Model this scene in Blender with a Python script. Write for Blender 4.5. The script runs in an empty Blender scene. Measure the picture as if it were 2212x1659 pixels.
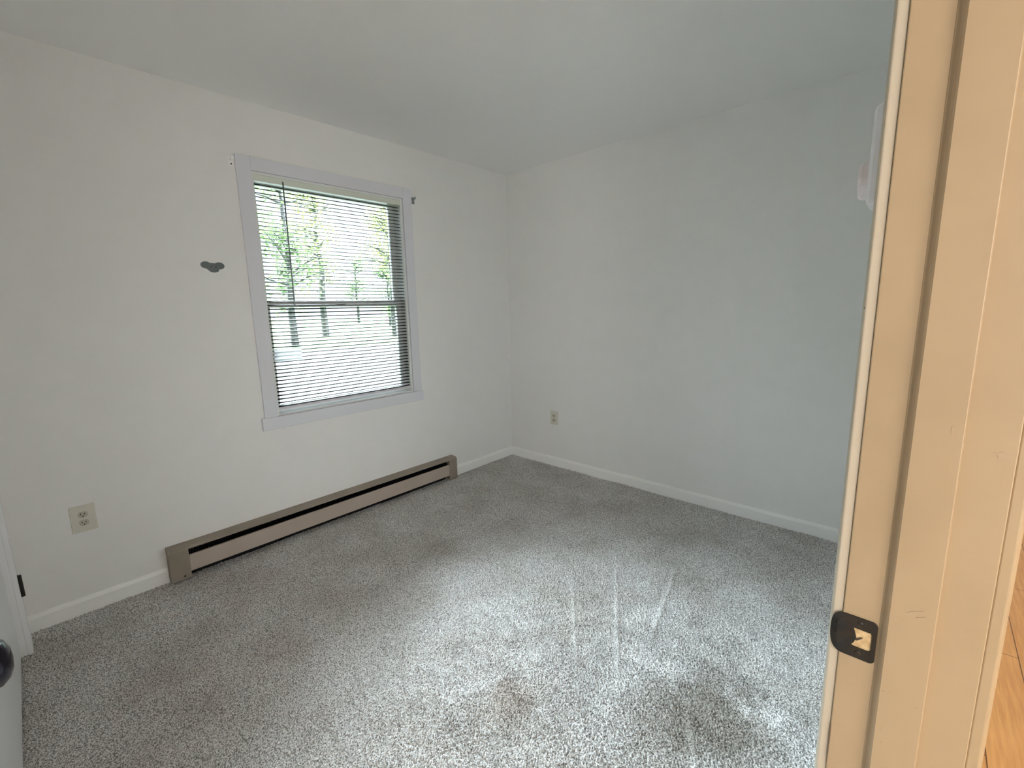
import bpy, bmesh, math, random
import numpy as np
from mathutils import Vector, Matrix

random.seed(7); np.random.seed(7)
S = bpy.context.scene
C = S.collection

# ------------------------------------------------------------------ camera
W, HH = 2212.0, 1659.0
CAM = Vector((-2.963, -2.7546, 1.3431))
YAW, PITCH, ROLL, FPX = -0.8249, -0.1683, -0.0233, 975.8
fw = Vector((-math.sin(YAW)*math.cos(PITCH), math.cos(YAW)*math.cos(PITCH), math.sin(PITCH)))
r0 = Vector((math.cos(YAW), math.sin(YAW), 0)); u0 = r0.cross(fw)
rr = r0*math.cos(ROLL) + u0*math.sin(ROLL); uu = -r0*math.sin(ROLL) + u0*math.cos(ROLL)
cam = bpy.data.cameras.new('camera'); camo = bpy.data.objects.new('camera', cam); C.objects.link(camo)
M4 = Matrix((rr, uu, -fw)).transposed().to_4x4(); M4.translation = CAM
camo.matrix_world = M4
cam.sensor_width = 36.0; cam.sensor_fit = 'HORIZONTAL'; cam.lens = FPX/W*36.0
cam.clip_start = 0.01; cam.clip_end = 400
S.camera = camo

# ------------------------------------------------------------------ view, world, lights
S.view_settings.view_transform = 'Standard'; S.view_settings.look = 'None'
S.view_settings.gamma = 1.0; S.view_settings.use_curve_mapping = False
S.view_settings.exposure = 0.5
S.cycles.use_denoising = True
S.cycles.max_bounces = 14; S.cycles.diffuse_bounces = 10; S.cycles.transparent_max_bounces = 16
S.cycles.caustics_reflective = False; S.cycles.caustics_refractive = False
S.cycles.sample_clamp_indirect = 8.0

SKY, SKY_BASE, SKY_LOW = 190.0, 3.5, 1.4
SUN_DIR = (0.66, 0.62, 0.64)
w = bpy.data.worlds.new('sky'); S.world = w; w.use_nodes = True
bg = w.node_tree.nodes['Background']
# hazy sky: a broad bright glow where the veiled sun stands (east, half way up), dim low down behind the woods
_N, _K = w.node_tree.nodes, w.node_tree.links
_g = _N.new('ShaderNodeTexCoord'); _s = _N.new('ShaderNodeSeparateXYZ'); _K.new(_g.outputs['Generated'], _s.inputs[0])
_d = _N.new('ShaderNodeVectorMath'); _d.operation = 'DOT_PRODUCT'; _d.inputs[1].default_value = Vector(SUN_DIR).normalized()
_K.new(_g.outputs['Generated'], _d.inputs[0])
_a = _N.new('ShaderNodeMapRange'); _a.interpolation_type = 'SMOOTHSTEP'; _K.new(_d.outputs['Value'], _a.inputs['Value'])
_a.inputs['From Min'].default_value = 0.45; _a.inputs['From Max'].default_value = 0.98
_a.inputs['To Min'].default_value = SKY_BASE; _a.inputs['To Max'].default_value = SKY
_b = _N.new('ShaderNodeMapRange'); _b.interpolation_type = 'SMOOTHSTEP'; _K.new(_s.outputs['Z'], _b.inputs['Value'])
_b.inputs['From Min'].default_value = 0.235; _b.inputs['From Max'].default_value = 0.36
_b.inputs['To Min'].default_value = 0.0; _b.inputs['To Max'].default_value = 1.0
_m = _N.new('ShaderNodeMath'); _m.operation = 'MULTIPLY'; _K.new(_a.outputs[0], _m.inputs[0]); _K.new(_b.outputs[0], _m.inputs[1])
_p = _N.new('ShaderNodeMath'); _p.operation = 'ADD'; _K.new(_m.outputs[0], _p.inputs[0]); _p.inputs[1].default_value = SKY_LOW
_K.new(_p.outputs[0], bg.inputs['Strength'])
bg.inputs['Color'].default_value = (0.84, 0.94, 1.06, 1)
w.cycles.sampling_method = 'AUTOMATIC'

def light(name, kind, loc, power, color, size=0.1, rot=None):
    l = bpy.data.lights.new(name, kind); l.energy = power; l.color = color
    if kind == 'AREA': l.shape = 'RECTANGLE'; l.size = size[0]; l.size_y = size[1]
    else: l.shadow_soft_size = size
    o = bpy.data.objects.new(name, l); o.location = loc
    if rot: o.rotation_euler = rot
    C.objects.link(o); return o
portal = light('window_portal', 'AREA', (-1.53, 0.16, 1.42), 1, (1, 1, 1), (1.0, 1.4), (math.radians(-90), 0, 0))
portal.data.cycles.is_portal = True
# unseen hallway bulb behind the camera's left shoulder; its warm tint is painted into JAMB
light('hall_bulb', 'POINT', (-3.6, -4.9, 1.6), 62.0, (1.0, 0.985, 0.95), 0.40)
light('hall_fill', 'POINT', (-4.75, -4.5, 1.2), 68.0, (1.0, 0.985, 0.95), 0.40)  # added unseen fill for the bedroom's ceiling and right wall

# ------------------------------------------------------------------ helpers
def tag(o, label=None, cat=None, group=None, kind=None):
    if label: o['label'] = label
    if cat: o['category'] = cat
    if group: o['group'] = group
    if kind: o['kind'] = kind
    return o

def finish(name, bm, mat, parent=None, smooth=False, bevel=0, seg=2):
    me = bpy.data.meshes.new(name)
    bmesh.ops.recalc_face_normals(bm, faces=bm.faces)
    bm.to_mesh(me); bm.free()
    for m in (mat if isinstance(mat, (list, tuple)) else [mat]): me.materials.append(m)
    o = bpy.data.objects.new(name, me); C.objects.link(o)
    if parent is not None: o.parent = parent
    if smooth:
        for p in me.polygons: p.use_smooth = True
    if bevel:
        b = o.modifiers.new('bevel', 'BEVEL'); b.width = bevel; b.segments = seg; b.limit_method = 'ANGLE'
        b.angle_limit = math.radians(40); b.harden_normals = False
    return o

def empty(name, loc=(0, 0, 0)):
    o = bpy.data.objects.new(name, None); o.location = loc; C.objects.link(o)
    o.empty_display_size = .05
    return o

def box(bm, x0, x1, y0, y1, z0, z1, mi=0):
    xs, ys, zs = sorted((x0, x1)), sorted((y0, y1)), sorted((z0, z1))
    v = [bm.verts.new((xs[i], ys[j], zs[k])) for i in (0, 1) for j in (0, 1) for k in (0, 1)]
    for f in ((0, 1, 3, 2), (4, 6, 7, 5), (0, 4, 5, 1), (2, 3, 7, 6), (0, 2, 6, 4), (1, 5, 7, 3)):
        fc = bm.faces.new([v[i] for i in f]); fc.material_index = mi

def boxes(name, L, mat, parent=None, bevel=0, off=(0, 0, 0)):
    bm = bmesh.new()
    for b in L:
        box(bm, b[0]-off[0], b[1]-off[0], b[2]-off[1], b[3]-off[1], b[4]-off[2], b[5]-off[2])
    return finish(name, bm, mat, parent, bevel=bevel)

def prism(bm, pts, axis, a, b):
    """extrude a closed 2-D outline along an axis (0: pts are y,z; 1: pts are x,z; 2: pts are x,y)"""
    def P(q, t):
        if axis == 0: return (t, q[0], q[1])
        if axis == 1: return (q[0], t, q[1])
        return (q[0], q[1], t)
    A = [bm.verts.new(P(q, a)) for q in pts]; B = [bm.verts.new(P(q, b)) for q in pts]
    n = len(pts)
    for i in range(n): bm.faces.new((A[i], A[(i+1) % n], B[(i+1) % n], B[i]))
    bm.faces.new(A[::-1]); bm.faces.new(B)

def cyl(bm, p0, p1, r0_, r1_=None, n=16, caps=True):
    r1_ = r0_ if r1_ is None else r1_
    p0, p1 = Vector(p0), Vector(p1); d = (p1-p0).normalized()
    a = d.orthogonal().normalized(); b = d.cross(a)
    A, B = [], []
    for i in range(n):
        t = 2*math.pi*i/n; o = a*math.cos(t)+b*math.sin(t)
        A.append(bm.verts.new(p0+o*r0_)); B.append(bm.verts.new(p1+o*r1_))
    for i in range(n): bm.faces.new((A[i], A[(i+1) % n], B[(i+1) % n], B[i]))
    if caps: bm.faces.new(A[::-1]); bm.faces.new(B)

def lathe(bm, base, axis, prof, n=40):
    """prof: list of (distance along axis, radius)"""
    base = Vector(base); d = Vector(axis).normalized(); a = d.orthogonal().normalized(); b = d.cross(a)
    rings = []
    for (t, r) in prof:
        if r < 1e-5: rings.append([bm.verts.new(base+d*t)])
        else: rings.append([bm.verts.new(base+d*t+(a*math.cos(2*math.pi*i/n)+b*math.sin(2*math.pi*i/n))*r) for i in range(n)])
    for A, B in zip(rings[:-1], rings[1:]):
        for i in range(n):
            j = (i+1) % n
            if len(A) == 1: bm.faces.new((A[0], B[j], B[i]))
            elif len(B) == 1: bm.faces.new((A[i], A[j], B[0]))
            else: bm.faces.new((A[i], A[j], B[j], B[i]))

# ------------------------------------------------------------------ materials
def mat(name, col, rough=0.6, metal=0.0, spec=0.5, noise=None, bump=None, trans=0.0):
    m = bpy.data.materials.new(name); m.use_nodes = True
    nt = m.node_tree; b = nt.nodes['Principled BSDF']
    b.inputs['Base Color'].default_value = (*col, 1); b.inputs['Roughness'].default_value = rough
    b.inputs['Metallic'].default_value = metal; b.inputs['Specular IOR Level'].default_value = spec
    tc = nt.nodes.new('ShaderNodeTexCoord')
    if noise:                       # (scale, detail, second colour, low, high)
        n = nt.nodes.new('ShaderNodeTexNoise'); n.inputs['Scale'].default_value = noise[0]; n.inputs['Detail'].default_value = noise[1]
        nt.links.new(tc.outputs['Object'], n.inputs['Vector'])
        r = nt.nodes.new('ShaderNodeValToRGB'); r.color_ramp.elements[0].position = noise[3]; r.color_ramp.elements[1].position = noise[4]
        r.color_ramp.elements[0].color = (*noise[2], 1); r.color_ramp.elements[1].color = (*col, 1)
        nt.links.new(n.outputs['Fac'], r.inputs['Fac']); nt.links.new(r.outputs['Color'], b.inputs['Base Color'])
    if bump:                        # (scale, strength, distance)
        n = nt.nodes.new('ShaderNodeTexNoise'); n.inputs['Scale'].default_value = bump[0]; n.inputs['Detail'].default_value = 4
        nt.links.new(tc.outputs['Object'], n.inputs['Vector'])
        bp = nt.nodes.new('ShaderNodeBump'); bp.inputs['Strength'].default_value = bump[1]; bp.inputs['Distance'].default_value = bump[2]
        nt.links.new(n.outputs['Fac'], bp.inputs['Height']); nt.links.new(bp.outputs['Normal'], b.inputs['Normal'])
    if trans:
        t = nt.nodes.new('ShaderNodeBsdfTranslucent'); t.inputs['Color'].default_value = (*col, 1)
        mx = nt.nodes.new('ShaderNodeMixShader'); mx.inputs['Fac'].default_value = trans
        nt.links.new(b.outputs[0], mx.inputs[1]); nt.links.new(t.outputs[0], mx.inputs[2])
        nt.links.new(mx.outputs[0], nt.nodes['Material Output'].inputs['Surface'])
    return m

WALL = mat('wall_paint', (0.855, 0.85, 0.84), 0.75, noise=(9, 3, (0.84, 0.838, 0.825), 0.35, 0.65), bump=(260, 0.45, 0.0018))
CEIL = mat('ceiling_paint', (0.87, 0.87, 0.86), 0.85, bump=(180, 0.35, 0.002))
TRIM = mat('trim_paint', (0.93, 0.93, 0.92), 0.4, bump=(60, 0.06, 0.001))
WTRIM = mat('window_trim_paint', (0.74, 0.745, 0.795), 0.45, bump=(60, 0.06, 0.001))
CASE = mat('casing_warmlit_paint', (0.45, 0.41, 0.33), 0.4, bump=(45, 0.15, 0.0015))  # paler, with the same warm lamplight put into the colour
JAMB = mat('jamb_warmlit_paint', (0.355, 0.275, 0.175), 0.42, noise=(6, 4, (0.325, 0.25, 0.157), 0.35, 0.6), bump=(45, 0.18, 0.0015))  # warm light of the hallway is put into this paint colour
DOORP = mat('door_paint', (0.84, 0.85, 0.86), 0.4, bump=(80, 0.06, 0.001))
VINYL = mat('sash_vinyl', (0.80, 0.82, 0.80), 0.35)
BLIND = mat('blind_slat', (0.011, 0.014, 0.013), 0.6, spec=0.2)  # white slats; their backlit shade is put into this near-black colour
CORD = mat('blind_cord', (0.5, 0.5, 0.5), 0.6)
RAIL = mat('blind_rail', (0.66, 0.64, 0.68), 0.4)
HRAIL = mat('headrail_enamel', (0.78, 0.82, 0.72), 0.35, trans=0.10)
WAND = mat('wand_plastic', (0.10, 0.11, 0.12), 0.25)
PAPER = mat('paper', (0.93, 0.94, 0.96), 0.7, trans=0.75)
HEAT = mat('heater_enamel', (0.31, 0.262, 0.215), 0.45, noise=(7, 3, (0.285, 0.24, 0.195), 0.4, 0.6))
HEATP = mat('heater_panel_enamel', (0.49, 0.41, 0.355), 0.4, noise=(5, 3, (0.455, 0.385, 0.325), 0.4, 0.6))
DARK = mat('dark_slot', (0.012, 0.012, 0.016), 0.5)
FIN = mat('heater_fins', (0.012, 0.012, 0.016), 0.4, metal=0.3)
BLACK = mat('black_metal', (0.010, 0.009, 0.008), 0.38, metal=0.2, noise=(60, 3, (0.02, 0.015, 0.01), 0.4, 0.6))
KNOB = mat('knob_black', (0.014, 0.011, 0.018), 0.16, metal=0.6)
OUTL = mat('outlet_plate', (0.68, 0.655, 0.57), 0.4)
OUTS = mat('outlet_socket', (0.50, 0.475, 0.38), 0.4)
IVORY = mat('thermostat_plastic', (0.90, 0.90, 0.95), 0.45)
ROSE = mat('thermostat_dial', (0.86, 0.80, 0.83), 0.4)
PATCH = mat('wall_patch', (0.17, 0.19, 0.20), 0.9, noise=(120, 3, (0.14, 0.17, 0.165), 0.35, 0.6))
GRIME = mat('grime', (0.10, 0.07, 0.05), 0.8)
SMUDGE = mat('smudge', (0.36, 0.28, 0.19), 0.8)
RAWWOOD = mat('raw_wood', (0.56, 0.44, 0.26), 0.7, noise=(90, 4, (0.40, 0.28, 0.14), 0.35, 0.6), bump=(200, 0.5, 0.002))
STEEL = mat('grey_metal', (0.35, 0.35, 0.36), 0.4, metal=0.5)

def glass():
    m = bpy.data.materials.new('window_glass'); m.use_nodes = True; nt = m.node_tree
    nt.nodes.remove(nt.nodes['Principled BSDF'])
    t = nt.nodes.new('ShaderNodeBsdfTransparent'); t.inputs[0].default_value = (0.93, 0.96, 0.94, 1)
    g = nt.nodes.new('ShaderNodeBsdfGlossy'); g.inputs['Roughness'].default_value = 0.02
    f = nt.nodes.new('ShaderNodeFresnel'); f.inputs[0].default_value = 1.45
    mx = nt.nodes.new('ShaderNodeMixShader')
    nt.links.new(f.outputs[0], mx.inputs[0]); nt.links.new(t.outputs[0], mx.inputs[1]); nt.links.new(g.outputs[0], mx.inputs[2])
    nt.links.new(mx.outputs[0], nt.nodes['Material Output'].inputs['Surface'])
    return m
GLASS = glass()

def carpet_mat():
    m = bpy.data.materials.new('carpet_yarn'); m.use_nodes = True; nt = m.node_tree; b = nt.nodes['Principled BSDF']
    b.inputs['Roughness'].default_value = 0.95; b.inputs['Specular IOR Level'].default_value = 0.1
    b.inputs['Sheen Weight'].default_value = 0.25; b.inputs['Sheen Roughness'].default_value = 0.6
    tc = nt.nodes.new('ShaderNodeTexCoord')
    def noise(s, d):
        n = nt.nodes.new('ShaderNodeTexNoise'); n.inputs['Scale'].default_value = s; n.inputs['Detail'].default_value = d
        nt.links.new(tc.outputs['Object'], n.inputs['Vector']); return n
    def ramp(src, p0, c0, p1, c1):
        r = nt.nodes.new('ShaderNodeValToRGB'); e = r.color_ramp.elements
        e[0].position = p0; e[0].color = (*c0, 1); e[1].position = p1; e[1].color = (*c1, 1)
        nt.links.new(src, r.inputs['Fac']); return r
    # flecked two-tone yarn
    a = ramp(noise(230, 2).outputs['Fac'], 0.40, (0.27, 0.255, 0.24), 0.56, (0.95, 0.94, 0.93))
    # trodden and vacuumed areas
    g = ramp(noise(3.2, 4).outputs['Fac'], 0.34, (0.80, 0.78, 0.75), 0.62, (1, 1, 1))
    mx = nt.nodes.new('ShaderNodeMix'); mx.data_type = 'RGBA'; mx.blend_type = 'MULTIPLY'; mx.inputs[0].default_value = 1
    nt.links.new(a.outputs[0], mx.inputs[6]); nt.links.new(g.outputs[0], mx.inputs[7])
    # soiled spots trodden in near the doorway, the broad one painted darker where light is too strong: (x, y, radius, colour)
    wob = noise(9, 3); last = mx.outputs[2]
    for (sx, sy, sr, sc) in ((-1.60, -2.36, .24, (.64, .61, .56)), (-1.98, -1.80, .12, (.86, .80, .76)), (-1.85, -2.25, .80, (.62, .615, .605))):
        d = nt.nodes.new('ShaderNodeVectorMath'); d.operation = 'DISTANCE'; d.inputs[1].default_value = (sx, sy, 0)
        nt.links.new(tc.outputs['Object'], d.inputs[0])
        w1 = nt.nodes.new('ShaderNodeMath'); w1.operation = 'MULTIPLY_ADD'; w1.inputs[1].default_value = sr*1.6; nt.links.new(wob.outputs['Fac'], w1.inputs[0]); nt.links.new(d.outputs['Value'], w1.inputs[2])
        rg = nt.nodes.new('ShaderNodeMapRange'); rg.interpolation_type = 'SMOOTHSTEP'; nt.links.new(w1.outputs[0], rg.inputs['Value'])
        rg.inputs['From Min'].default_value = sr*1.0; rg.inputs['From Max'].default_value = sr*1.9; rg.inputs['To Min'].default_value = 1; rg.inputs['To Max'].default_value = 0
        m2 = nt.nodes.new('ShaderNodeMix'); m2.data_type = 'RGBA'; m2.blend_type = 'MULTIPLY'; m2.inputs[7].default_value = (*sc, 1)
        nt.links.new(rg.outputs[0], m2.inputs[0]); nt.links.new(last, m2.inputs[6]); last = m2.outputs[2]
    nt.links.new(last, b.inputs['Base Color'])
    n2 = noise(420, 2); bp = nt.nodes.new('ShaderNodeBump'); bp.inputs['Strength'].default_value = 0.8; bp.inputs['Distance'].default_value = 0.003
    nt.links.new(n2.outputs['Fac'], bp.inputs['Height']); nt.links.new(bp.outputs['Normal'], b.inputs['Normal'])
    return m
CARPET = carpet_mat()

def wood_mat():
    m = bpy.data.materials.new('hall_wood'); m.use_nodes = True; nt = m.node_tree; b = nt.nodes['Principled BSDF']
    b.inputs['Roughness'].default_value = 0.35
    tc = nt.nodes.new('ShaderNodeTexCoord'); mp = nt.nodes.new('ShaderNodeMapping')
    mp.inputs['Scale'].default_value = (1, 1, 1); nt.links.new(tc.outputs['Object'], mp.inputs[0])
    br = nt.nodes.new('ShaderNodeTexBrick'); br.inputs['Scale'].default_value = 1.0
    br.inputs['Brick Width'].default_value = 1.2; br.inputs['Row Height'].default_value = 0.12
    br.inputs['Mortar Size'].default_value = 0.0018; br.inputs['Mortar Smooth'].default_value = 0.2
    br.inputs['Color1'].default_value = (0.56, 0.34, 0.13, 1); br.inputs['Color2'].default_value = (0.50, 0.29, 0.11, 1)
    br.inputs['Mortar'].default_value = (0.12, 0.055, 0.02, 1)
    nt.links.new(mp.outputs[0], br.inputs['Vector'])
    mp2 = nt.nodes.new('ShaderNodeMapping'); mp2.inputs['Scale'].default_value = (2, 30, 1); nt.links.new(tc.outputs['Object'], mp2.inputs[0])
    n = nt.nodes.new('ShaderNodeTexNoise'); n.inputs['Scale'].default_value = 3; n.inputs['Detail'].default_value = 6; nt.links.new(mp2.outputs[0], n.inputs['Vector'])
    r = nt.nodes.new('ShaderNodeValToRGB'); r.color_ramp.elements[0].color = (0.72, 0.66, 0.6, 1); r.color_ramp.elements[0].position = .3; r.color_ramp.elements[1].position = .7
    nt.links.new(n.outputs['Fac'], r.inputs['Fac'])
    mx = nt.nodes.new('ShaderNodeMix'); mx.data_type = 'RGBA'; mx.blend_type = 'MULTIPLY'; mx.inputs[0].default_value = 1
    nt.links.new(br.outputs['Color'], mx.inputs[6]); nt.links.new(r.outputs[0], mx.inputs[7]); nt.links.new(mx.outputs[2], b.inputs['Base Color'])
    return m
WOOD = wood_mat()
GRASS = mat('grass', (0.026, 0.050, 0.010), 0.95, spec=0.05, noise=(0.6, 5, (0.018, 0.036, 0.008), 0.35, 0.65))
PAVE = mat('driveway_asphalt', (0.050, 0.050, 0.048), 0.95, spec=0.05, noise=(0.9, 6, (0.038, 0.039, 0.037), 0.35, 0.65))
BARK = mat('bark', (0.10, 0.098, 0.10), 0.9, noise=(5, 4, (0.06, 0.06, 0.06), 0.35, 0.6))
LEAF = mat('leaves_green', (0.07, 0.11, 0.04), 0.6, trans=0.5, noise=(1.2, 3, (0.04, 0.07, 0.03), 0.35, 0.6))
LEAF2 = mat('leaves_yellow_green', (0.12, 0.14, 0.04), 0.6, trans=0.5, noise=(1.2, 3, (0.07, 0.11, 0.035), 0.35, 0.6))
SIDING = mat('exterior_siding', (0.55, 0.55, 0.52), 0.8)

# ------------------------------------------------------------------ room shell
CH = 2.44                              # ceiling height
XL = -3.115                            # left wall face
YD, YH = -2.707, -2.835                # door wall: room face, hall face
WX0, WX1, WZ0, WZ1 = -2.004, -1.056, 0.745, 2.094   # window opening
DX0, DX1, DZ = -3.050, -2.283, 2.035   # doorway between the jamb faces
CY0, CY1 = -0.178, -1.680              # closet doorway on the left wall

def structure(o): o['kind'] = 'structure'; return o

# window wall (with its opening)
structure(boxes('wall_back', [(XL-.12, WX0, 0, .13, -.1, CH+.1), (WX1, .12, 0, .13, -.1, CH+.1),
                              (WX0, WX1, 0, .13, -.1, WZ0), (WX0, WX1, 0, .13, WZ1, CH+.1)], WALL))
structure(boxes('wall_right', [(0, .12, YH, 0, -.1, CH+.1)], WALL))
structure(boxes('wall_left', [(XL-.12, XL, CY0+.012, 0, -.1, CH+.1), (XL-.12, XL, YH, CY1-.012, -.1, CH+.1),
                              (XL-.12, XL, CY1-.012, CY0+.012, 2.04, CH+.1), (XL-.14, XL-.12, CY1-.012, CY0+.012, -.1, CH+.1)], WALL))
structure(boxes('wall_front', [(DX1+.018, 0, YH, YD, -.1, CH+.1), (XL, DX0-.018, YH, YD, -.1, CH+.1),
                               (DX0-.018, DX1+.018, YH, YD, DZ+.018, CH+.1)], WALL))
structure(boxes('ceiling', [(XL-.12, .12, YH, .13, CH, CH+.12)], CEIL))
structure(boxes('trim_exterior', [(WX0-.1, WX0, .13, .155, WZ0-.1, WZ1+.1), (WX1, WX1+.1, .13, .155, WZ0-.1, WZ1+.1),
                                  (WX0, WX1, .13, .155, WZ1, WZ1+.1), (WX0, WX1, .13, .17, WZ0-.1, WZ0-.01)], SIDING))

# carpet, a real tufted surface
def band_noise(ny, nx, step, lam, width, seed):
    rng = np.random.default_rng(seed); n = rng.standard_normal((ny, nx))
    fy = np.fft.fftfreq(ny, step)[:, None]; fx = np.fft.fftfreq(nx, step)[None, :]
    f = np.sqrt(fx*fx+fy*fy)+1e-9
    g = np.exp(-(np.log(f*lam))**2/(2*width**2))
    o = np.fft.ifft2(np.fft.fft2(n)*g).real
    return o/o.std()
def make_carpet():
    x0, x1, y0, y1, st = XL-.03, 0.005, -2.775, 0.005, 0.0028
    nx = int((x1-x0)/st)+1; ny = int((y1-y0)/st)+1
    X, Y = np.meshgrid(np.linspace(x0, x1, nx), np.linspace(y0, y1, ny))
    h = band_noise(ny, nx, st, .0088, .26, 1)*.0022 + band_noise(ny, nx, st, .017, .3, 2)*.0010
    h = np.clip(h, -.006, .006)
    big = band_noise(ny, nx, st, .45, .4, 3)*.0012
    # two wheel tracks pressed up by the vacuum cleaner
    trk = np.zeros_like(X)
    for (a, b) in (((-.93, -1.617), (-1.684, -2.056)), ((-.852, -1.917), (-1.425, -2.045)), ((-1.2925, -1.5826), (-1.674, -1.869)), ((-1.60, -2.27), (-1.93, -2.45))):
        a, b = np.array(a), np.array(b); d = b-a; L = np.hypot(*d); d /= L
        s = (X-a[0])*d[0]+(Y-a[1])*d[1]; t = -(X-a[0])*d[1]+(Y-a[1])*d[0]
        trk = np.maximum(trk, np.exp(-(t/.011)**2)*(1/(1+np.exp(-s/.03)))*(1/(1+np.exp((s-L)/.03))))
    Z = -.006 + h*(1-.5*trk) + big + trk*.0045
    co = np.stack([X, Y, Z], -1).reshape(-1, 3).astype(np.float32)
    me = bpy.data.meshes.new('floor'); me.vertices.add(nx*ny); me.vertices.foreach_set('co', co.ravel())
    i = np.arange((ny-1)*(nx-1)); r = i//(nx-1); c = i % (nx-1); v = r*nx+c
    q = np.stack([v, v+1, v+nx+1, v+nx], -1).astype(np.int32)
    me.loops.add(q.size); me.loops.foreach_set('vertex_index', q.ravel())
    me.polygons.add(len(q)); me.polygons.foreach_set('loop_start', (np.arange(len(q))*4).astype(np.int32))
    me.update(calc_edges=True)
    me.polygons.foreach_set('use_smooth', np.ones(len(q), dtype=bool))
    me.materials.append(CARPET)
    o = bpy.data.objects.new('floor', me); C.objects.link(o); structure(o)
    o['label'] = 'grey flecked shag carpet with vacuum tracks covering the bedroom floor'
make_carpet()
structure(boxes('floor_slab', [(XL-.12, .12, YD-.068, .13, -.1, -.02)], SIDING))

# baseboards
def base_profile(d0, sgn):  # (depth, z) outline, depth measured from wall face
    return [(d0, -.015), (d0+sgn*.0125, -.015), (d0+sgn*.0125, .056), (d0+sgn*.010, .064), (d0+sgn*.006, .071), (d0, .073)]
def base_run(name, axis, wallpos, sgn, a, b):
    bm = bmesh.new(); prism(bm, base_profile(wallpos, sgn), axis, a, b)
    return structure(finish(name, bm, TRIM))
bm = bmesh.new(); prism(bm, base_profile(0, -1), 0, XL, -2.612); prism(bm, base_profile(0, -1), 0, -.722, 0)
structure(finish('baseboard_back', bm, TRIM))
base_run('baseboard_right', 1, 0, -1, YD, -.0125)
base_run('baseboard_front', 0, YD, 1, DX1+.067, -.0125)
base_run('baseboard_left', 1, XL, 1, CY1-.07, YD)

# ------------------------------------------------------------------ doorway the camera stands in
tr = structure(empty('trim_1', (DX1, YD, 0)))
def off(L, o): return [(b[0]-o[0], b[1]-o[0], b[2]-o[1], b[3]-o[1], b[4]-o[2], b[5]-o[2]) for b in L]
o3 = (DX1, YD, 0)
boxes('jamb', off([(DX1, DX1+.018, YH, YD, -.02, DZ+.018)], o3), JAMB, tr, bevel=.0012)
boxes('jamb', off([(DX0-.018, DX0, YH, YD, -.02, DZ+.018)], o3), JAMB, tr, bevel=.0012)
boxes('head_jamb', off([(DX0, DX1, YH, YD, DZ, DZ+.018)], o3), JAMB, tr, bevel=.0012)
ST0, ST1 = -2.7935, -2.7492
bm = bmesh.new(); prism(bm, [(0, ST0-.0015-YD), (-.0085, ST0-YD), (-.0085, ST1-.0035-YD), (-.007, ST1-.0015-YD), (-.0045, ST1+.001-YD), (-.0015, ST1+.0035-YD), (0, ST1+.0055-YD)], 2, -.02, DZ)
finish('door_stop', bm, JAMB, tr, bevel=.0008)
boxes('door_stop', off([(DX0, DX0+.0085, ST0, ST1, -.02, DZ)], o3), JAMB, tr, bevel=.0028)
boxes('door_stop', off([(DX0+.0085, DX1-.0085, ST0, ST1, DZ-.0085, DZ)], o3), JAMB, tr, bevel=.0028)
def casing(name, x_in, sgn, y_face, ysgn, z0, z1):
    pr = [(x_in, y_face), (x_in, y_face+ysgn*.0105), (x_in+sgn*.004, y_face+ysgn*.0135), (x_in+sgn*.02, y_face+ysgn*.0135),
          (x_in+sgn*.045, y_face+ysgn*.017), (x_in+sgn*.057, y_face+ysgn*.017), (x_in+sgn*.057, y_face)]
    bm = bmesh.new(); prism(bm, [(a-o3[0], b-o3[1]) for a, b in pr], 2, z0, z1)
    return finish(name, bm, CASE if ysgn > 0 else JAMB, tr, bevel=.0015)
for yf, ys in ((YD, 1), (YH, -1)):
    casing('casing', DX1+.0025, 1, yf, ys, -.01, DZ+.06)
    if ys < 0: casing('casing', DX0-.004, -1, yf, ys, -.01, DZ+.06)
    else: casing('casing', DX0-.004, -1, yf, ys, -.01, DZ+.06)
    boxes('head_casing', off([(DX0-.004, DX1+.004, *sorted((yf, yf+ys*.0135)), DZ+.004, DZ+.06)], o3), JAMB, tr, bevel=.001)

# scuffs, chips and dents on the painted jamb: thin irregular flecks of bare dirt
def fleck(bm, x, y, z, ry, rz, seed, rot=0.0):
    rnd = random.Random(seed); n = 11; vs = []
    for i in range(n):
        t = 2*math.pi*i/n; k = rnd.uniform(.55, 1.15)
        a, b = math.cos(t)*ry*k, math.sin(t)*rz*k
        vs.append(bm.verts.new((x-o3[0], y-o3[1]+a*math.cos(rot)-b*math.sin(rot), z-o3[2]+a*math.sin(rot)+b*math.cos(rot))))
    f = bm.faces.new(vs)
    r = bmesh.ops.extrude_face_region(bm, geom=[f])
    bmesh.ops.translate(bm, verts=[v for v in r['geom'] if isinstance(v, bmesh.types.BMVert)], vec=(-.0004, 0, 0))
bm = bmesh.new()
XJ, XS = DX1-.00005, DX1-.0085
for (x, y, z, a, b, s, rt) in ((DX1+.0038, -2.7065, 1.302, .0009, .0045, 1, 0), (DX1+.0038, -2.7065, 1.290, .0008, .002, 2, 0), (DX1+.0038, -2.7065, 1.277, .0007, .003, 3, 0),
                               (DX1+.0038, -2.6955, 1.333, .0009, .0016, 4, 0), (DX1+.0038, -2.707, 1.443, .0007, .003, 12, 0), (XJ, -2.7072, .74, .0006, .03, 5, 0)):
    fleck(bm, x, y, z, a, b, s, rt)
tagp = finish('paint_chip', bm, GRIME, tr); tagp['kind'] = 'stuff'; tagp['label'] = 'brown chips in the jamb paint'
bm = bmesh.new()
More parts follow.
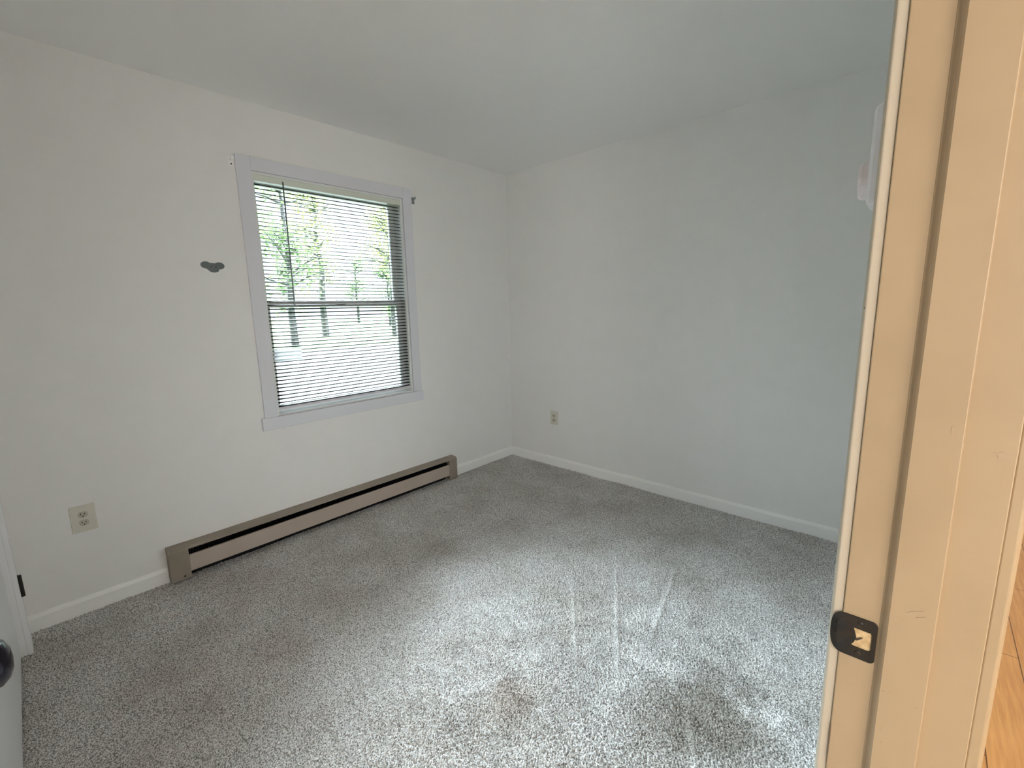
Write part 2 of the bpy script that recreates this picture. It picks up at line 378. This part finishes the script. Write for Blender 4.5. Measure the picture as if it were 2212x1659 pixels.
for (y, z, a, b, s, rt) in ((-2.775, .977, .009, .0012, 6, -.55), (-2.780, .972, .007, .0008, 7, -.5), (-2.763, .860, .0012, .0012, 8, 0), (-2.787, .853, .0010, .0018, 9, 0),
                            (-2.7565, .857, .002, .002, 10, 0), (-2.758, .804, .0014, .0014, 11, 0), (-2.760, .785, .0013, .0015, 13, 0),
                            (-2.7835, 1.20, .0010, .0045, 14, 0)):
    fleck(bm, XS, y, z, a, b, s, rt)
for (y, z, a, b, s, rt) in ((-2.8255, 1.178, .008, .004, 15, .25), (-2.815, .60, .002, .003, 16, 0)):
    fleck(bm, XJ, y, z, a, b, s, rt)
tagp = finish('scuff_mark', bm, SMUDGE, tr); tagp['kind'] = 'stuff'; tagp['label'] = 'brown scuffs on the jamb paint'

# strike plate
def strike():
    root = empty('strike_plate', (DX1, -2.7188, .9118))
    tag(root, 'black metal strike plate with bare wood showing through its hole, on the doorway jamb', 'strike plate')
    oy, oz = -2.7188, .9118
    y0, y1, z0, z1 = -2.7437, -2.707, .883, .9405
    bm = bmesh.new()
    # outline in (s, z), s runs along the jamb toward the room and then curls over the edge
    n = 26; hy0, hy1, hz0, hz1 = -2.7388, -2.7188, .8985, .9245
    def surf(y):   # y past the jamb edge bends away
        if y <= -2.7085: return (DX1-.0012, y)
        t = y+2.7085
        R = .016; a = min(t/R, 1.2)
        return (DX1-.0012+R*(1-math.cos(a))*.8, -2.7085+R*math.sin(a))
    ys = np.linspace(y0, -2.6915, 60); zs = np.linspace(z0, z1, 60)
    grid = {}
    def inside(y, z):
        def rb(y, z, a0, a1, b0, b1, r):
            dy = max(a0+r-y, y-(a1-r), 0); dz = max(b0+r-z, z-(b1-r), 0)
            return dy*dy+dz*dz <= r*r
        if y < -2.712:
            if not rb(y, z, y0, 0, z0, z1, .0055): return False
        else:
            # the lip narrows to a rounded tongue
            t = (y+2.712)/(.0205); half = (z1-z0)/2*math.sqrt(max(0, 1-t*t*.62)) if t < .999 else 0
            if t >= .93: half = min(half, (z1-z0)/2*math.sqrt(max(0, 1-((t-.5)/.5)**2*.75)))
            if abs(z-(z0+z1)/2) > half: return False
        if hy0 < y < hy1 and hz0 < z < hz1:
            if not (y > hy1-.004 and z > .914 and (y-(hy1-.004))+(z-.914)*.25 > .0035): return False
        return True
    # cleaner: polygon outlines and a filled face, then solidify
    bm.free()
    outer = []
    for i in range(9):                                   # rounded corner low, hall side
        a = math.pi+i*math.pi/2/8; outer.append((y0+.006+.006*math.cos(a), z0+.006+.006*math.sin(a)))
    zc = (z0+z1)/2; hh = (z1-z0)/2
    for i in range(19):                                  # rounded tongue
        a = -math.pi/2+i*math.pi/18
        outer.append((-2.712+.0185*abs(math.cos(a))**.8, zc+hh*(abs(math.sin(a))**.85)*(1 if a > 0 else -1)))
    for i in range(9):
        a = math.pi/2+i*math.pi/2/8; outer.append((y0+.006+.006*math.cos(a), z1-.006+.006*math.sin(a)))
    hole = [(hy0+.002, hz0), (hy0, hz0+.002), (hy0, hz1-.002), (hy0+.002, hz1), (hy1-.001, hz1), (hy1-.003, .918), (hy1-.0045, .912), (hy1-.003, .905), (hy1, hz0+.001), (hy1-.002, hz0)]
    bm = bmesh.new()
    def loop(pts):
        vs = [bm.verts.new((0, a-oy, b-oz)) for a, b in pts]
        return [bm.edges.new((vs[i], vs[(i+1) % len(vs)])) for i in range(len(vs))]
    e = loop(outer)+loop(hole)
    bmesh.ops.triangle_fill(bm, edges=e, use_beauty=True)
    bmesh.ops.subdivide_edges(bm, edges=bm.edges[:], cuts=2, use_grid_fill=True)
    for v in bm.verts:
        x, y = surf(v.co.y+oy); v.co.x = x-DX1; v.co.y = y-oy
    pl = finish('plate', bm, BLACK, root)
    sm = pl.modifiers.new('solid', 'SOLIDIFY'); sm.thickness = .0014; sm.offset = 0
    bm = bmesh.new(); box(bm, -.0004, .0008, hy0-oy-.001, hy1-oy+.002, hz0-oz-.001, hz1-oz+.001)
    h = finish('latch_recess', bm, RAWWOOD, root); h['label'] = 'bare wood inside the latch hole'
    bm = bmesh.new()
    for k in range(5):
        box(bm, -.0012, 0, hy1-oy-.011+k*.0012, hy1-oy-.0085+k*.0014, .0005-k*.0012, .0022-k*.0011)
    s_ = finish('splinter', bm, GRIME, root)
    for zz in (.9325, .8905):
        bm = bmesh.new(); lathe(bm, (-.0019, -2.7262-oy, zz-oz), (-1, 0, 0), [(0, .0034), (.0005, .0032), (.0009, .002), (.0006, .0012), (.0006, 0)], 20)
        finish('screw', bm, BLACK, root, smooth=True)
strike()

# ------------------------------------------------------------------ entry door swung open along the left wall
dr = structure(empty('door_1', (DX0-.004, YD+.012, 0)))
dr.rotation_euler = (0, 0, math.radians(90+2.7))
LW, LH, LT = .758, 2.02, .035
bm = bmesh.new(); box(bm, .003, LW, 0, LT, .018, LH)
finish('door_leaf', bm, DOORP, dr, bevel=.0015)
kx, kz = LW-.062, .952
bm = bmesh.new()   # hall-side knob; local -y faces the camera side
lathe(bm, (kx, 0, kz), (0, -1, 0), [(0, .032), (.003, .0325), (.007, .030), (.010, .016), (.022, .0115), (.028, .0135), (.036, .0235), (.046, .0285), (.056, .0280), (.063, .022), (.067, .012), (.068, 0)], 48)
finish('door_knob', bm, KNOB, dr, smooth=True)
for zz in (.25, 1.0, 1.8):
    bm = bmesh.new(); cyl(bm, (-.002, LT+.004, zz-.045), (-.002, LT+.004, zz+.045), .0055); finish('hinge', bm, BLACK, dr, smooth=False)

# ------------------------------------------------------------------ closet door in the left wall
cd = structure(empty('door_2', (XL, CY0, 0)))
oc = (XL, CY0, 0)
boxes('casing', off([(XL, XL+.0165, CY0-.003, CY0+.062, -.01, 2.10)], oc), DOORP, cd, bevel=.003)
boxes('casing', off([(XL, XL+.0165, CY1-.062, CY1+.003, -.01, 2.10)], oc), DOORP, cd, bevel=.003)
boxes('head_casing', off([(XL, XL+.0165, CY1+.003, CY0-.003, 2.037, 2.10)], oc), DOORP, cd, bevel=.003)
boxes('jamb', off([(XL-.12, XL, CY0, CY0+.012, -.02, 2.04), (XL-.12, XL, CY1-.012, CY1, -.02, 2.04), (XL-.12, XL, CY1, CY0, 2.028, 2.04)], oc), DOORP, cd)
boxes('door_leaf', off([(XL-.053, XL-.018, CY1+.003, CY0-.003, .012, 2.025)], oc), DOORP, cd, bevel=.0015)
for zz in (.288, 1.05, 1.80):
    bm = bmesh.new()
    box(bm, .0165-.014, .0165+.0015, .004, .020, zz-.045, zz+.045)
    cyl(bm, (.0165+.0055, .006, zz-.0455), (.0165+.0055, .006, zz+.0455), .0062, n=20)
    finish('hinge', bm, BLACK, cd)

# ------------------------------------------------------------------ window
wn = structure(empty('window_1', (-1.53, 0, WZ0)))
ow = (-1.53, 0, WZ0)
cw = .0705
FZ1 = 2.1635
bm = bmesh.new()
for L in [(-2.0755, WX0, -.0165, 0, .750, FZ1)]: box(bm, *off([L], ow)[0])
finish('side_casing', bm, WTRIM, wn, bevel=.0018)
boxes('side_casing', off([(WX1, -.9865, -.0165, 0, .750, FZ1)], ow), WTRIM, wn, bevel=.0018)
boxes('head_casing', off([(WX0, WX1, -.0165, 0, WZ1, FZ1)], ow), WTRIM, wn, bevel=.0018)
boxes('stool', off([(-2.094, -.980, -.024, 0, .679, .750)], ow), WTRIM, wn, bevel=.003)
boxes('window_liner', off([(WX0-.0005, WX0+.012, 0, .13, WZ0, WZ1), (WX1-.012, WX1+.0005, 0, .13, WZ0, WZ1),
                           (WX0+.012, WX1-.012, 0, .13, WZ1-.012, WZ1+.0005), (WX0+.012, WX1-.012, 0, .13, WZ0, WZ0+.012)], ow), VINYL, wn)
a0, a1 = WX0+.012, WX1-.012; b0, b1 = WZ0+.012, WZ1-.012; mz = 1.392
def sash(name, y0, y1, z0, z1, sw, top, bot):
    boxes(name, off([(a0, a0+sw, y0, y1, z0, z1), (a1-sw, a1, y0, y1, z0, z1), (a0+sw, a1-sw, y0, y1, z1-top, z1), (a0+sw, a1-sw, y0, y1, z0, z0+bot)], ow), VINYL, wn, bevel=.002)
    g = boxes('pane', off([(a0+sw, a1-sw, (y0+y1)/2-.0005, (y0+y1)/2+.0005, z0+bot, z1-top)], ow), GLASS, wn)
    return g
sash('upper_sash', .095, .12, mz-.02, b1, .036, .035, .038)
sash('lower_sash', .068, .093, b0, mz+.022, .036, .040, .045)
bm = bmesh.new(); box(bm, *off([(-1.56, -1.50, .052, .068, mz+.008, mz+.024)], ow)[0]); finish('sash_lock', bm, VINYL, wn, bevel=.003)

# the blind
def blind():
    root = empty('window_blind', (-1.53, .026, 2.08))
    tag(root, 'white horizontal mini blind with open slats, inside the window frame', 'blind')
    ox, oy, oz = -1.53, .026, 2.08
    xa, xb = -1.992, -1.068
    bm = bmesh.new()
    pts = [(-.020, -.030), (-.020, .002), (-.014, .002), (-.014, -.026), (.014, -.026), (.014, .002), (.020, .002), (.020, -.030)]
    prism(bm, pts, 0, xa-ox, xb-ox); finish('headrail', bm, HRAIL, root)
    bm = bmesh.new()
    z = 2.043-oz; k = 0; nseg = 6; tilt = math.radians(9)
    gap = [0.0, .009, .010]
    zs = []
    zz = 2.040
    for g in (.006,): zz -= g; zs.append(zz)
    while zz > .812: zz -= .0217; zs.append(zz)
    rnd = random.Random(3)
    for zz in zs:
        dz = rnd.uniform(-.0006, .0006); sag = rnd.uniform(0, .0012); ti = tilt+rnd.uniform(-.02, .02)
        rows = []
        for i in range(nseg+1):
            s = (i/nseg-.5)*.0245; c = .0042*(1-(2*i/nseg-1)**2)
            y = s*math.cos(ti)-c*math.sin(ti); h = s*math.sin(ti)+c*math.cos(ti)
            rows.append([bm.verts.new((xx-ox+0, y, zz-oz+h+dz-sag*(1-((xx+1.53)/.46)**2))) for xx in (xa, -1.76, -1.53, -1.30, xb)])
        for i in range(nseg):
            for j in range(4): bm.faces.new((rows[i][j], rows[i][j+1], rows[i+1][j+1], rows[i+1][j]))
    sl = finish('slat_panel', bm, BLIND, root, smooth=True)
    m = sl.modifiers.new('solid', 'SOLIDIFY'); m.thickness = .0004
    pts = [(-.0125, -.006), (-.0125, .006), (-.009, .010), (.009, .010), (.0125, .006), (.0125, -.006)]
    bm = bmesh.new(); prism(bm, [(a, b+.786-oz) for a, b in pts], 0, xa-ox, xb-ox); finish('bottom_rail', bm, RAIL, root)
    for cx in (-1.90, -1.53, -1.165):
        bm = bmesh.new()
        for dy in (-.0135, .0135): cyl(bm, (cx-ox, dy, 2.05-oz), (cx-ox, dy, .79-oz), .0005, n=6)
        finish('ladder_cord', bm, CORD, root)
    bm = bmesh.new(); cyl(bm, (-1.838-ox, -.024, 2.064-oz), (-1.842-ox, -.026, 1.382-oz), .0040, n=8); cyl(bm, (-1.838-ox, -.018, 2.07-oz), (-1.838-ox, -.024, 2.058-oz), .002, n=8)
    finish('wand', bm, WAND, root)['label'] = 'dark tilt wand'
blind()
bm = bmesh.new(); box(bm, -.078, .078, -.0005, .0005, -.037, .037)
o = finish('paper_tag', bm, PAPER); o.location = (-1.905, .0085, 1.098)
tag(o, 'blank white paper tag over the lower left slats of the window blind', 'tag')

# curtain rod brackets left beside the window frame
def bracket(x, z, sgn, label, small):
    root = empty('curtain_bracket', (x, 0, z)); tag(root, label, 'bracket', )
    bm = bmesh.new(); box(bm, -.012, .012, -.002, 0, -.022, .022); finish('back_plate', bm, TRIM if small else STEEL, root, bevel=.0008)
    bm = bmesh.new(); box(bm, -.007, .007, -.026, -.002, .006, .012); box(bm, -.007, .007, -.030, -.026, .006, .022); finish('hook', bm, TRIM if small else STEEL, root, bevel=.0008)
    bm = bmesh.new(); cyl(bm, (0, -.002, -.012), (0, -.0045, -.012), .0035); finish('screw', bm, BLACK, root)
bracket(-2.092, 2.122, -1, 'white curtain bracket at the upper left corner of the window frame', True)
bracket(-.962, 2.094, 1, 'grey curtain bracket at the upper right corner of the window frame', False)

# patch of old adhesive with two screw holes
bm = bmesh.new()
def blob(cx, cz, rx, rz, seed, n=24):
    rnd = random.Random(seed)
    return [(cx+rx*math.cos(2*math.pi*i/n)*rnd.uniform(.96, 1.04), cz+rz*math.sin(2*math.pi*i/n)*rnd.uniform(.96, 1.04)) for i in range(n)]
import itertools
def outline():
    pts = []
    for i in range(72):
        a = 2*math.pi*i/72; best = 0
        for (cx, cz, rx, rz) in ((-.030, .009, .024, .018), (0, 0, .034, .020), (.030, .007, .024, .018), (.003, -.014, .024, .014)):
            for t in np.linspace(0, .07, 141):
                x, z = t*math.cos(a), t*math.sin(a)
                if ((x-cx)/rx)**2+((z-cz)/rz)**2 <= 1: best = max(best, t)
        pts.append((best*math.cos(a), best*math.sin(a)))
    return pts
prism(bm, outline(), 1, -.0009, 0)
rt = finish('wall_patch', bm, PATCH); rt.location = (-2.2345, 0, 1.583)
tag(rt, 'dark grey three-lobed adhesive patch on the wall left of the window', 'wall patch')
for dx in (-.006, .014):
    bm = bmesh.new(); cyl(bm, (dx, -.0014, 0), (dx, -.0008, 0), .0028, n=12); finish('screw_hole', bm, DARK, rt)

# ------------------------------------------------------------------ outlets
def outlet(loc, rotz, w_, h_, label):
    root = empty('wall_outlet', loc); root.rotation_euler = (0, 0, rotz); tag(root, label, 'outlet', )
    bm = bmesh.new()          # local: faces -y
    box(bm, -w_/2, w_/2, -.006, 0, -h_/2, h_/2); finish('cover_plate', bm, OUTL, root, bevel=.003, seg=3)
    for s in (1, -1):
        cz = s*.0195
        bm = bmesh.new(); pts = []
        for i in range(32):
            a = 2*math.pi*i/32; pts.append((max(-.0168, min(.0168, .0175*math.cos(a))), cz+max(-.0130, min(.0130, .0165*math.sin(a)))))
        prism(bm, pts, 1, -.0075, -.005); so = finish('socket', bm, OUTS, root)
        bm = bmesh.new()
        box(bm, -.0075, -.0050, -.0079, -.0070, cz-.001, cz+.008); box(bm, .0050, .0075, -.0079, -.0070, cz-.001, cz+.007)
        cyl(bm, (0, -.0079, cz-.0075), (0, -.0070, cz-.0075), .0028, n=12)
        finish('slots', bm, DARK, so)
    bm = bmesh.new(); cyl(bm, (0, -.0072, 0), (0, -.0055, 0), .003, n=12); finish('screw', bm, OUTS, root)
outlet((-2.877, 0, .4415), 0, .086, .124, 'beige duplex outlet on the wall left of the baseboard heater')
outlet((0, -.4945, .4145), math.radians(-90), .078, .116, 'small beige duplex outlet on the right wall beyond the corner')

# ------------------------------------------------------------------ baseboard heater
def heater():
    x0, x1 = -2.609, -.722
    root = empty('baseboard_heater', ((x0+x1)/2, -.03, 0)); tag(root, 'long tan metal baseboard heater on the wall below the window', 'heater')
    ox, oy = (x0+x1)/2, -.03
    cx0, cx1 = x0+.084, x1-.078
    bm = bmesh.new()   # back pan with sloping top lip
    prof = [(0, -.005), (0, .178), (-.052, .171), (-.060, .164), (-.060, .157), (-.057, .157), (-.057, .161), (-.050, .1655), (-.004, .172), (-.004, -.005)]
    prism(bm, [(a-oy, b) for a, b in prof], 0, cx0-ox, cx1-ox); finish('housing', bm, HEAT, root, bevel=.0008)
    bm = bmesh.new()   # front panel, folded
    prof = [(-.060, .036), (-.062, .040), (-.062, .117), (-.058, .122), (-.050, .124), (-.050, .122), (-.056, .119), (-.0595, .115), (-.0595, .042), (-.056, .036)]
    prism(bm, [(a-oy, b) for a, b in prof], 0, cx0-ox, cx1-ox); finish('front_panel', bm, HEATP, root)
    bm = bmesh.new(); nf = 150
    for i in range(nf):
        x = cx0+.01+(cx1-cx0-.02)*i/(nf-1)-ox
        box(bm, x-.0004, x+.0004, -.048-oy, -.008-oy, .060, .140)
    cyl(bm, (cx0-ox, -.028-oy, .100), (cx1-ox, -.028-oy, .100), .008)
    box(bm, cx0-ox, cx1-ox, -.0035-oy, -.0075-oy, -.01, .171)  # near-black sheet behind the fins, painted shade for the open gap
    finish('heating_fins', bm, FIN, root)
    for (a, b) in ((x0, cx0), (cx1, x1)):
        bm = bmesh.new()
        prof = [(0, .004), (0, .179), (-.052, .172), (-.0635, .161), (-.0635, .004)]
        prism(bm, [(p-oy, q) for p, q in prof], 0, a-ox, b-ox); e = finish('end_cap', bm, HEAT, root, bevel=.0012)
        if a == x0:
            bm = bmesh.new(); cyl(bm, (a+.055-ox, -.0645-oy, .022), (a+.055-ox, -.0630-oy, .022), .0045, n=12); finish('screw', bm, DARK, e)
heater()

# ------------------------------------------------------------------ thermostat beside the doorway
th = empty('thermostat', (-2.12, YD, 1.53)); tag(th, 'white wall thermostat half hidden behind the doorway casing on the right', 'thermostat')
bm = bmesh.new(); box(bm, -.036, .036, 0, .034, -.062, .068); finish('cover', bm, IVORY, th, bevel=.008, seg=3)
bm = bmesh.new(); lathe(bm, (0, .034, -.022), (0, 1, 0), [(0, .026), (.008, .0255), (.012, .023), (.012, 0)], 32); finish('dial', bm, ROSE, th)

# ------------------------------------------------------------------ hallway
structure(boxes('hallway_floor', [(-5.2, 1.3, -6.5, YD-.060, -.06, .003)], WOOD))
structure(boxes('hallway_wall_front', [(-5.2, 1.3, -6.62, -6.5, -.1, CH+.1)], WALL))
structure(boxes('hallway_wall_left', [(-5.32, -5.2, -6.62, YH, -.1, CH+.1)], WALL))
structure(boxes('hallway_wall_right', [(1.3, 1.42, -6.62, YH, -.1, CH+.1)], WALL))
structure(boxes('hallway_wall_back', [(-5.2, XL-.12, YH, YD, -.1, CH+.1), (.12, 1.3, YH, YD, -.1, CH+.1)], WALL))
structure(boxes('hallway_ceiling', [(-5.2, 1.3, -6.5, YH, CH, CH+.12)], CEIL))
base_run('baseboard_hall', 0, YH, -1, DX1+.062, 1.3)

# ------------------------------------------------------------------ outdoors
GZ = -.75
structure(boxes('ground_lawn', [(-60, 110, .6, 140, GZ-.3, GZ)], GRASS))
structure(boxes('ground_driveway', [(-45, 60, 4.5, 21.5, GZ, GZ+.03)], PAVE))

def tree_mesh(seed, h, crown, leafmat, nleaf, leaf, low):
    rnd = random.Random(seed); bm = bmesh.new()
    tr_ = .022*h
    pts = [(0, 0, -.2)]
    for i in range(1, 6): pts.append((rnd.uniform(-.02, .02)*h*i/5, rnd.uniform(-.02, .02)*h*i/5, h*.9*i/5))
    for i in range(5): cyl(bm, pts[i], pts[i+1], tr_*(1-.17*i), tr_*(1-.17*(i+1)), n=8)
    tips = []
    for k in range(26):
        t = rnd.uniform(low, 1); base = Vector((0, 0, h*.9*t)); a = rnd.uniform(0, 6.283); L = crown*rnd.uniform(.5, 1)*(1.15-t*.6)
        end = base+Vector((math.cos(a)*L, math.sin(a)*L, L*rnd.uniform(.1, .6)))
        mid = (base+end)/2+Vector((0, 0, L*.06))
        cyl(bm, base, mid, tr_*.28, tr_*.18, n=5); cyl(bm, mid, end, tr_*.18, tr_*.06, n=5); tips += [mid, end, (mid+end)/2]
        for q in range(3):
            e2 = mid+Vector((rnd.uniform(-1, 1), rnd.uniform(-1, 1), rnd.uniform(-.2, .8)))*L*.45
            cyl(bm, mid, e2, tr_*.10, tr_*.03, n=4); tips.append(e2)
    rng = np.random.default_rng(seed)
    T = np.array([list(t) for t in tips]); c = T[rng.integers(0, len(T), nleaf)]+rng.normal(0, crown*.13, (nleaf, 3))
    d1 = rng.normal(0, 1, (nleaf, 3)); d1 /= np.linalg.norm(d1, axis=1)[:, None]
    d2 = np.cross(d1, rng.normal(0, 1, (nleaf, 3))); d2 /= np.linalg.norm(d2, axis=1)[:, None]
    s = leaf*rng.uniform(.6, 1.2, (nleaf, 1))
    V = np.stack([c-d1*s, c+d2*s*.5, c+d1*s, c-d2*s*.5], 1).reshape(-1, 3)
    me = bpy.data.meshes.new('foliage'); me.from_pydata(V.tolist(), [], [(4*i, 4*i+1, 4*i+2, 4*i+3) for i in range(nleaf)]); me.materials.append(leafmat)
    tm = bpy.data.meshes.new('trunk'); bm.to_mesh(tm); bm.free(); tm.materials.append(BARK)
    return tm, me
kinds = [tree_mesh(1, 13, 3.6, LEAF, 2000, .16, .30), tree_mesh(2, 15, 3.8, LEAF2, 1600, .16, .38), tree_mesh(3, 11, 3.4, LEAF, 2600, .18, .18)]
def tree(x, y, k, sc, rz, label, group=None):
    r = empty('tree', (x, y, GZ)); r.rotation_euler = (0, 0, rz); r.scale = (sc, sc, sc)
    tag(r, label, 'tree', group)
    for nm, me in zip(('trunk', 'foliage'), kinds[k]):
        o = bpy.data.objects.new(nm, me); C.objects.link(o); o.parent = r
def polar(b, d):
    b = math.radians(b); return CAM.x+d*math.sin(b), CAM.y+d*math.cos(b)
near = [(21.9, 31, 0, 1.0, 0.3, 'bare-trunked tree whose trunk stands behind the blind wand'),
        (25.2, 41, 1, 1.0, 1.2, 'thin tree trunk on the lawn right of the blind wand'),
        (15.6, 24, 2, .62, 2.0, 'leafy green tree at the left edge of the window view'),
        (33.0, 38, 1, .80, 0.7, 'yellow-green tree at the right of the window view')]
for b, d, k, sc, rz, lb in near:
    x, y = polar(b, d); tree(x, y, k, sc, rz, lb)
rnd = random.Random(11)
far = ['pale green tree of the far woods at the left edge of the window view', 'far tree with a thin trunk left of the blind wand',
       'far tree showing between the two large trunks', 'small far tree right of the two large trunks',
       'far tree at the middle of the window view', 'leafy far tree at the right half of the window view', 'far tree at the right edge of the window view']
for i, lb in enumerate(far):
    d = (84, 62)[i % 2]; x, y = polar(14.5+i*3.6, d)
    tree(x, y, (i*2+1) % 3, .80 if i % 2 else 1.0, rnd.uniform(0, 6), lb, 'trees of the far woods')
